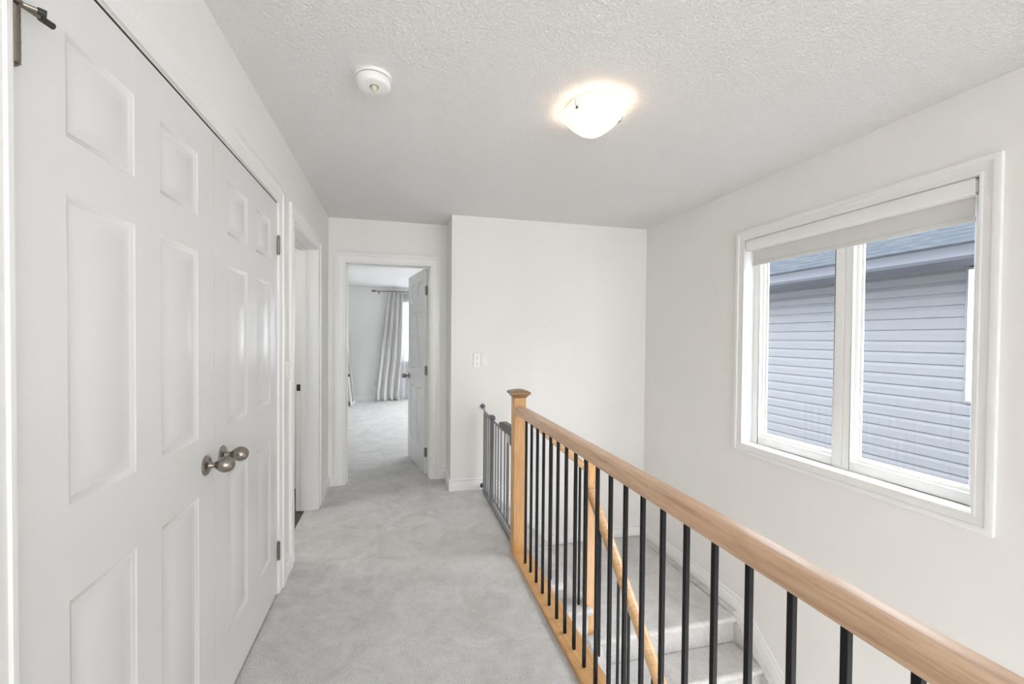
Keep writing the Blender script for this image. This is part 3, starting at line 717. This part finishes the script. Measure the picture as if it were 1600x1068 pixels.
# ------------------------------------------------------------------ outside: neighbouring house
nh = empty('neighbouring_house', (5.13, 3.5, -3.0), 'neighbouring house with pale blue-grey lap siding outside the window', 'house')
HX = 5.13; EX = .1143
NW = (1.45, 2.736, .808, 2.020)
def side_courses(y0, y1, za, zb, name='siding'):
    m = MB(); z = 2.048 - EX * math.ceil((2.048 - za) / EX)
    while z < zb - 1e-4:
        b, t = max(z, za), min(z + EX, zb)
        def at(zz):
            f_ = (zz - z) / EX
            return HX - .014 if f_ < .62 else HX - .014 + .013 * (f_ - .62) / .38
        zs = sorted({b, t, *( [z + EX * .62] if b < z + EX * .62 < t else [])})
        for p0, p1 in zip(zs, zs[1:]): m.quad((at(p0), y0, p0), (at(p1), y0, p1), (at(p1), y1, p1), (at(p0), y1, p0))
        if abs(b - z) < 1e-6: m.quad((HX - .014, y0, z), (HX - .014, y1, z), (HX, y1, z), (HX, y0, z))
        z += EX
    return m
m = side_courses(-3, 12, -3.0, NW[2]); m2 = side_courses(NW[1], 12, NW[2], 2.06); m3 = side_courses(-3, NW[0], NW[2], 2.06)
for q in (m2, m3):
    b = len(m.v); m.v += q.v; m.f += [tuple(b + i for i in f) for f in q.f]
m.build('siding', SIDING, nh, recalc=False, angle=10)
m = MB(); m.box(HX, HX + .2, -3, NW[0], -3, 2.1); m.box(HX, HX + .2, NW[1], 12, -3, 2.1); m.box(HX, HX + .2, NW[0], NW[1], -3, NW[2]); m.box(HX, HX + .2, NW[0], NW[1], NW[3], 2.1)
m.build('house_wall', FASCIA, nh)
m = MB(); m.box(4.70, HX, -3, 12, 2.055, 2.075); m.build('soffit', FASCIA, nh)
m = MB(); m.extrude([(4.66, 2.055), (4.70, 2.055), (4.70, 2.185), (4.60, 2.185), (4.60, 2.165), (4.625, 2.13), (4.63, 2.08)], 'n', -3, 12); m.build('gutter', FASCIA, nh)
m = MB()
x, z = 4.575, 2.176
for k in range(22):
    m.box(x, x + .17, -3, 12, z + .004, z + .012) if False else m.add([(x, -3, z), (x, 12, z), (x + .15, 12, z + .066), (x + .15, -3, z + .066), (x, -3, z + .010), (x, 12, z + .010), (x + .15, 12, z + .074), (x + .15, -3, z + .074)], [(0, 1, 2, 3), (4, 7, 6, 5), (0, 4, 5, 1), (2, 6, 7, 3), (0, 3, 7, 4), (1, 5, 6, 2)])
    x += .14; z += .062
m.build('shingle_roof', ROOF, nh)
m = MB(o=(HX, 0, 0), ux=(0, 1, 0), nx=(-1, 0, 0)); ringframe(m, *NW, (.05, .05, .05, .05), -.06, .03); nf = m.build('house_window', VINYL, nh, .003)
m = MB(o=(HX, 0, 0), ux=(0, 1, 0), nx=(-1, 0, 0)); m.box(NW[0] + .04, NW[1] - .04, -.03, -.025, NW[2] + .04, NW[3] - .04); m.build('house_pane', GLASS, nh)
m = MB(o=(HX, 0, 0), ux=(0, 1, 0), nx=(-1, 0, 0)); ringframe(m, NW[0] - .022, NW[1] + .022, NW[2] - .022, NW[3] + .022, (.022, .022, .022, .022), -.02, .022); m.build('window_channel', SIDING, nh, .002)
m = MB(); m.box(HX + .19, HX + .21, NW[0] - .1, NW[1] + .1, NW[2] - .1, NW[3] + .1); m.build('house_room', DARKPL, nh)
m = MB(); m.box(XR + .15, 12, -8, 16, -3.1, -3.0); structure(m.build('ground_outside', GROUND), 'pale gravel strip between the two houses', 'ground')

# ------------------------------------------------------------------ light
wd = bpy.data.worlds.new('overcast_sky'); S.world = wd; wd.use_nodes = True
bg = wd.node_tree.nodes['Background']; bg.inputs['Color'].default_value = (.92, .955, 1.0, 1)
_g = wd.node_tree.nodes; _tc = _g.new('ShaderNodeTexCoord'); _sp = _g.new('ShaderNodeSeparateXYZ'); _mr = _g.new('ShaderNodeMapRange')
_mr.inputs['From Min'].default_value = 0; _mr.inputs['From Max'].default_value = 1; _mr.inputs['To Min'].default_value = 4.5; _mr.inputs['To Max'].default_value = 17
wd.node_tree.links.new(_tc.outputs['Generated'], _sp.inputs[0]); wd.node_tree.links.new(_sp.outputs['Z'], _mr.inputs['Value']); wd.node_tree.links.new(_mr.outputs[0], bg.inputs['Strength'])
def area(name, loc, rot, sx, sy, power, col=(1, 1, 1), portal=False):
    l = bpy.data.lights.new(name, 'AREA'); l.shape = 'RECTANGLE'; l.size = sx; l.size_y = sy; l.energy = power; l.color = col
    if portal: l.cycles.is_portal = True
    o = bpy.data.objects.new(name, l); COL.objects.link(o); o.location = loc; o.rotation_euler = rot; o['kind'] = 'helper'; return o
area('window_daylight_portal', (XR + .16, (W0 + W1) / 2, (WZ0 + WZ1) / 2), (0, math.radians(90), 0), 1.42, 1.21, 1, portal=True)
area('bedroom_daylight', (.95, YBED + .20, 1.35), (math.radians(-90), 0, 0), 1.6, 1.5, 80, (.95, .98, 1))
area('bedroom_side_fill', (BX1 + .11, 7.3, 1.35), (0, math.radians(90), 0), 1.5, 2.6, 6, (.98, .99, 1))  # added fill to lift the dim bedroom, no side window known
area('rear_fill', (.875, YRE - .16, 1.22), (math.radians(90), 0, 0), 2.4, 1.7, 28, (1, .998, .985))  # unseen fill light added behind the camera to brighten the hall
area('rear_side_fill', (XR + .17, -2.75, 1.27), (0, math.radians(90), 0), 1.65, 1.6, 13, (1, .998, .985))  # added fill through a made-up opening, flattens shading on the closet doors
area('lower_fill', (XR + .17, .3, -1.42), (0, math.radians(90), 0), 1.35, 2.4, 38, (1, .998, .985))  # added fill from below to brighten the ceiling
area('rear_hall_fill', (.1, -2.2, H - .10), (0, 0, 0), .5, .5, 7, (1, .96, .92))  # unseen fill without a fixture, added to lighten the carpet
area('side_room_fill', (-1.6, 3.2, 2.3), (0, 0, 0), .5, .5, 11, (1, .98, .94))  # added fill spilling through the doorway into the far hall
pl = bpy.data.lights.new('ceiling_bulb', 'POINT'); pl.energy = 1.5; pl.color = (1, .84, .66); pl.shadow_soft_size = .03
po = bpy.data.objects.new('ceiling_bulb', pl); COL.objects.link(po); po.location = (lc[0], lc[1], H - .085); po['kind'] = 'helper'

m = MB(); m.box(XL - 2.5, XR + 2.0, -9, YRE - .15, 2.40, 2.50); m2_ = MB(); m2_.box(BX0 - .3, XR + .10, YBED + .16, YBED + 1.2, 2.24, 2.34); structure(m2_.build('bedroom_sky_blocker', FASCIA), 'unseen slab added to block sky light above the bedroom window', 'light blocker')  # added slab keeps overhead sky light off the bedroom floor
structure(m.build('rear_sky_blocker', FASCIA), 'unseen slab added to block sky light outside the rear opening', 'light blocker')  # added out of view to cut the sky entering from behind

# ------------------------------------------------------------------ camera
F_, YAW, PITCH, ROLL, CH, CX, CY = 650.675, 13.3168, .8867, -.4511, 1.3524, 775.58, 538.39
cam = bpy.data.cameras.new('camera'); co = bpy.data.objects.new('camera', cam); COL.objects.link(co)
cam.sensor_fit = 'HORIZONTAL'; cam.sensor_width = 36; cam.lens = 36 * F_ / 1600
cam.shift_x = (800 - CX) / 1600; cam.shift_y = (CY - 534) / 1600; cam.clip_start = .02
R = Matrix.Rotation(-math.radians(YAW), 4, 'Z') @ Matrix.Rotation(math.radians(90 - PITCH), 4, 'X') @ Matrix.Rotation(math.radians(-ROLL), 4, 'Z')
co.matrix_world = Matrix.Translation((0, 0, CH)) @ R
S.camera = co
S.view_settings.view_transform = 'Standard'; S.view_settings.look = 'None'; S.view_settings.gamma = 1; S.view_settings.use_curve_mapping = False
S.view_settings.exposure = 0.36
S.cycles.max_bounces = 10; S.cycles.diffuse_bounces = 7; S.cycles.glossy_bounces = 4; S.cycles.transparent_max_bounces = 12
S.cycles.use_denoising = True; S.cycles.sample_clamp_indirect = 8
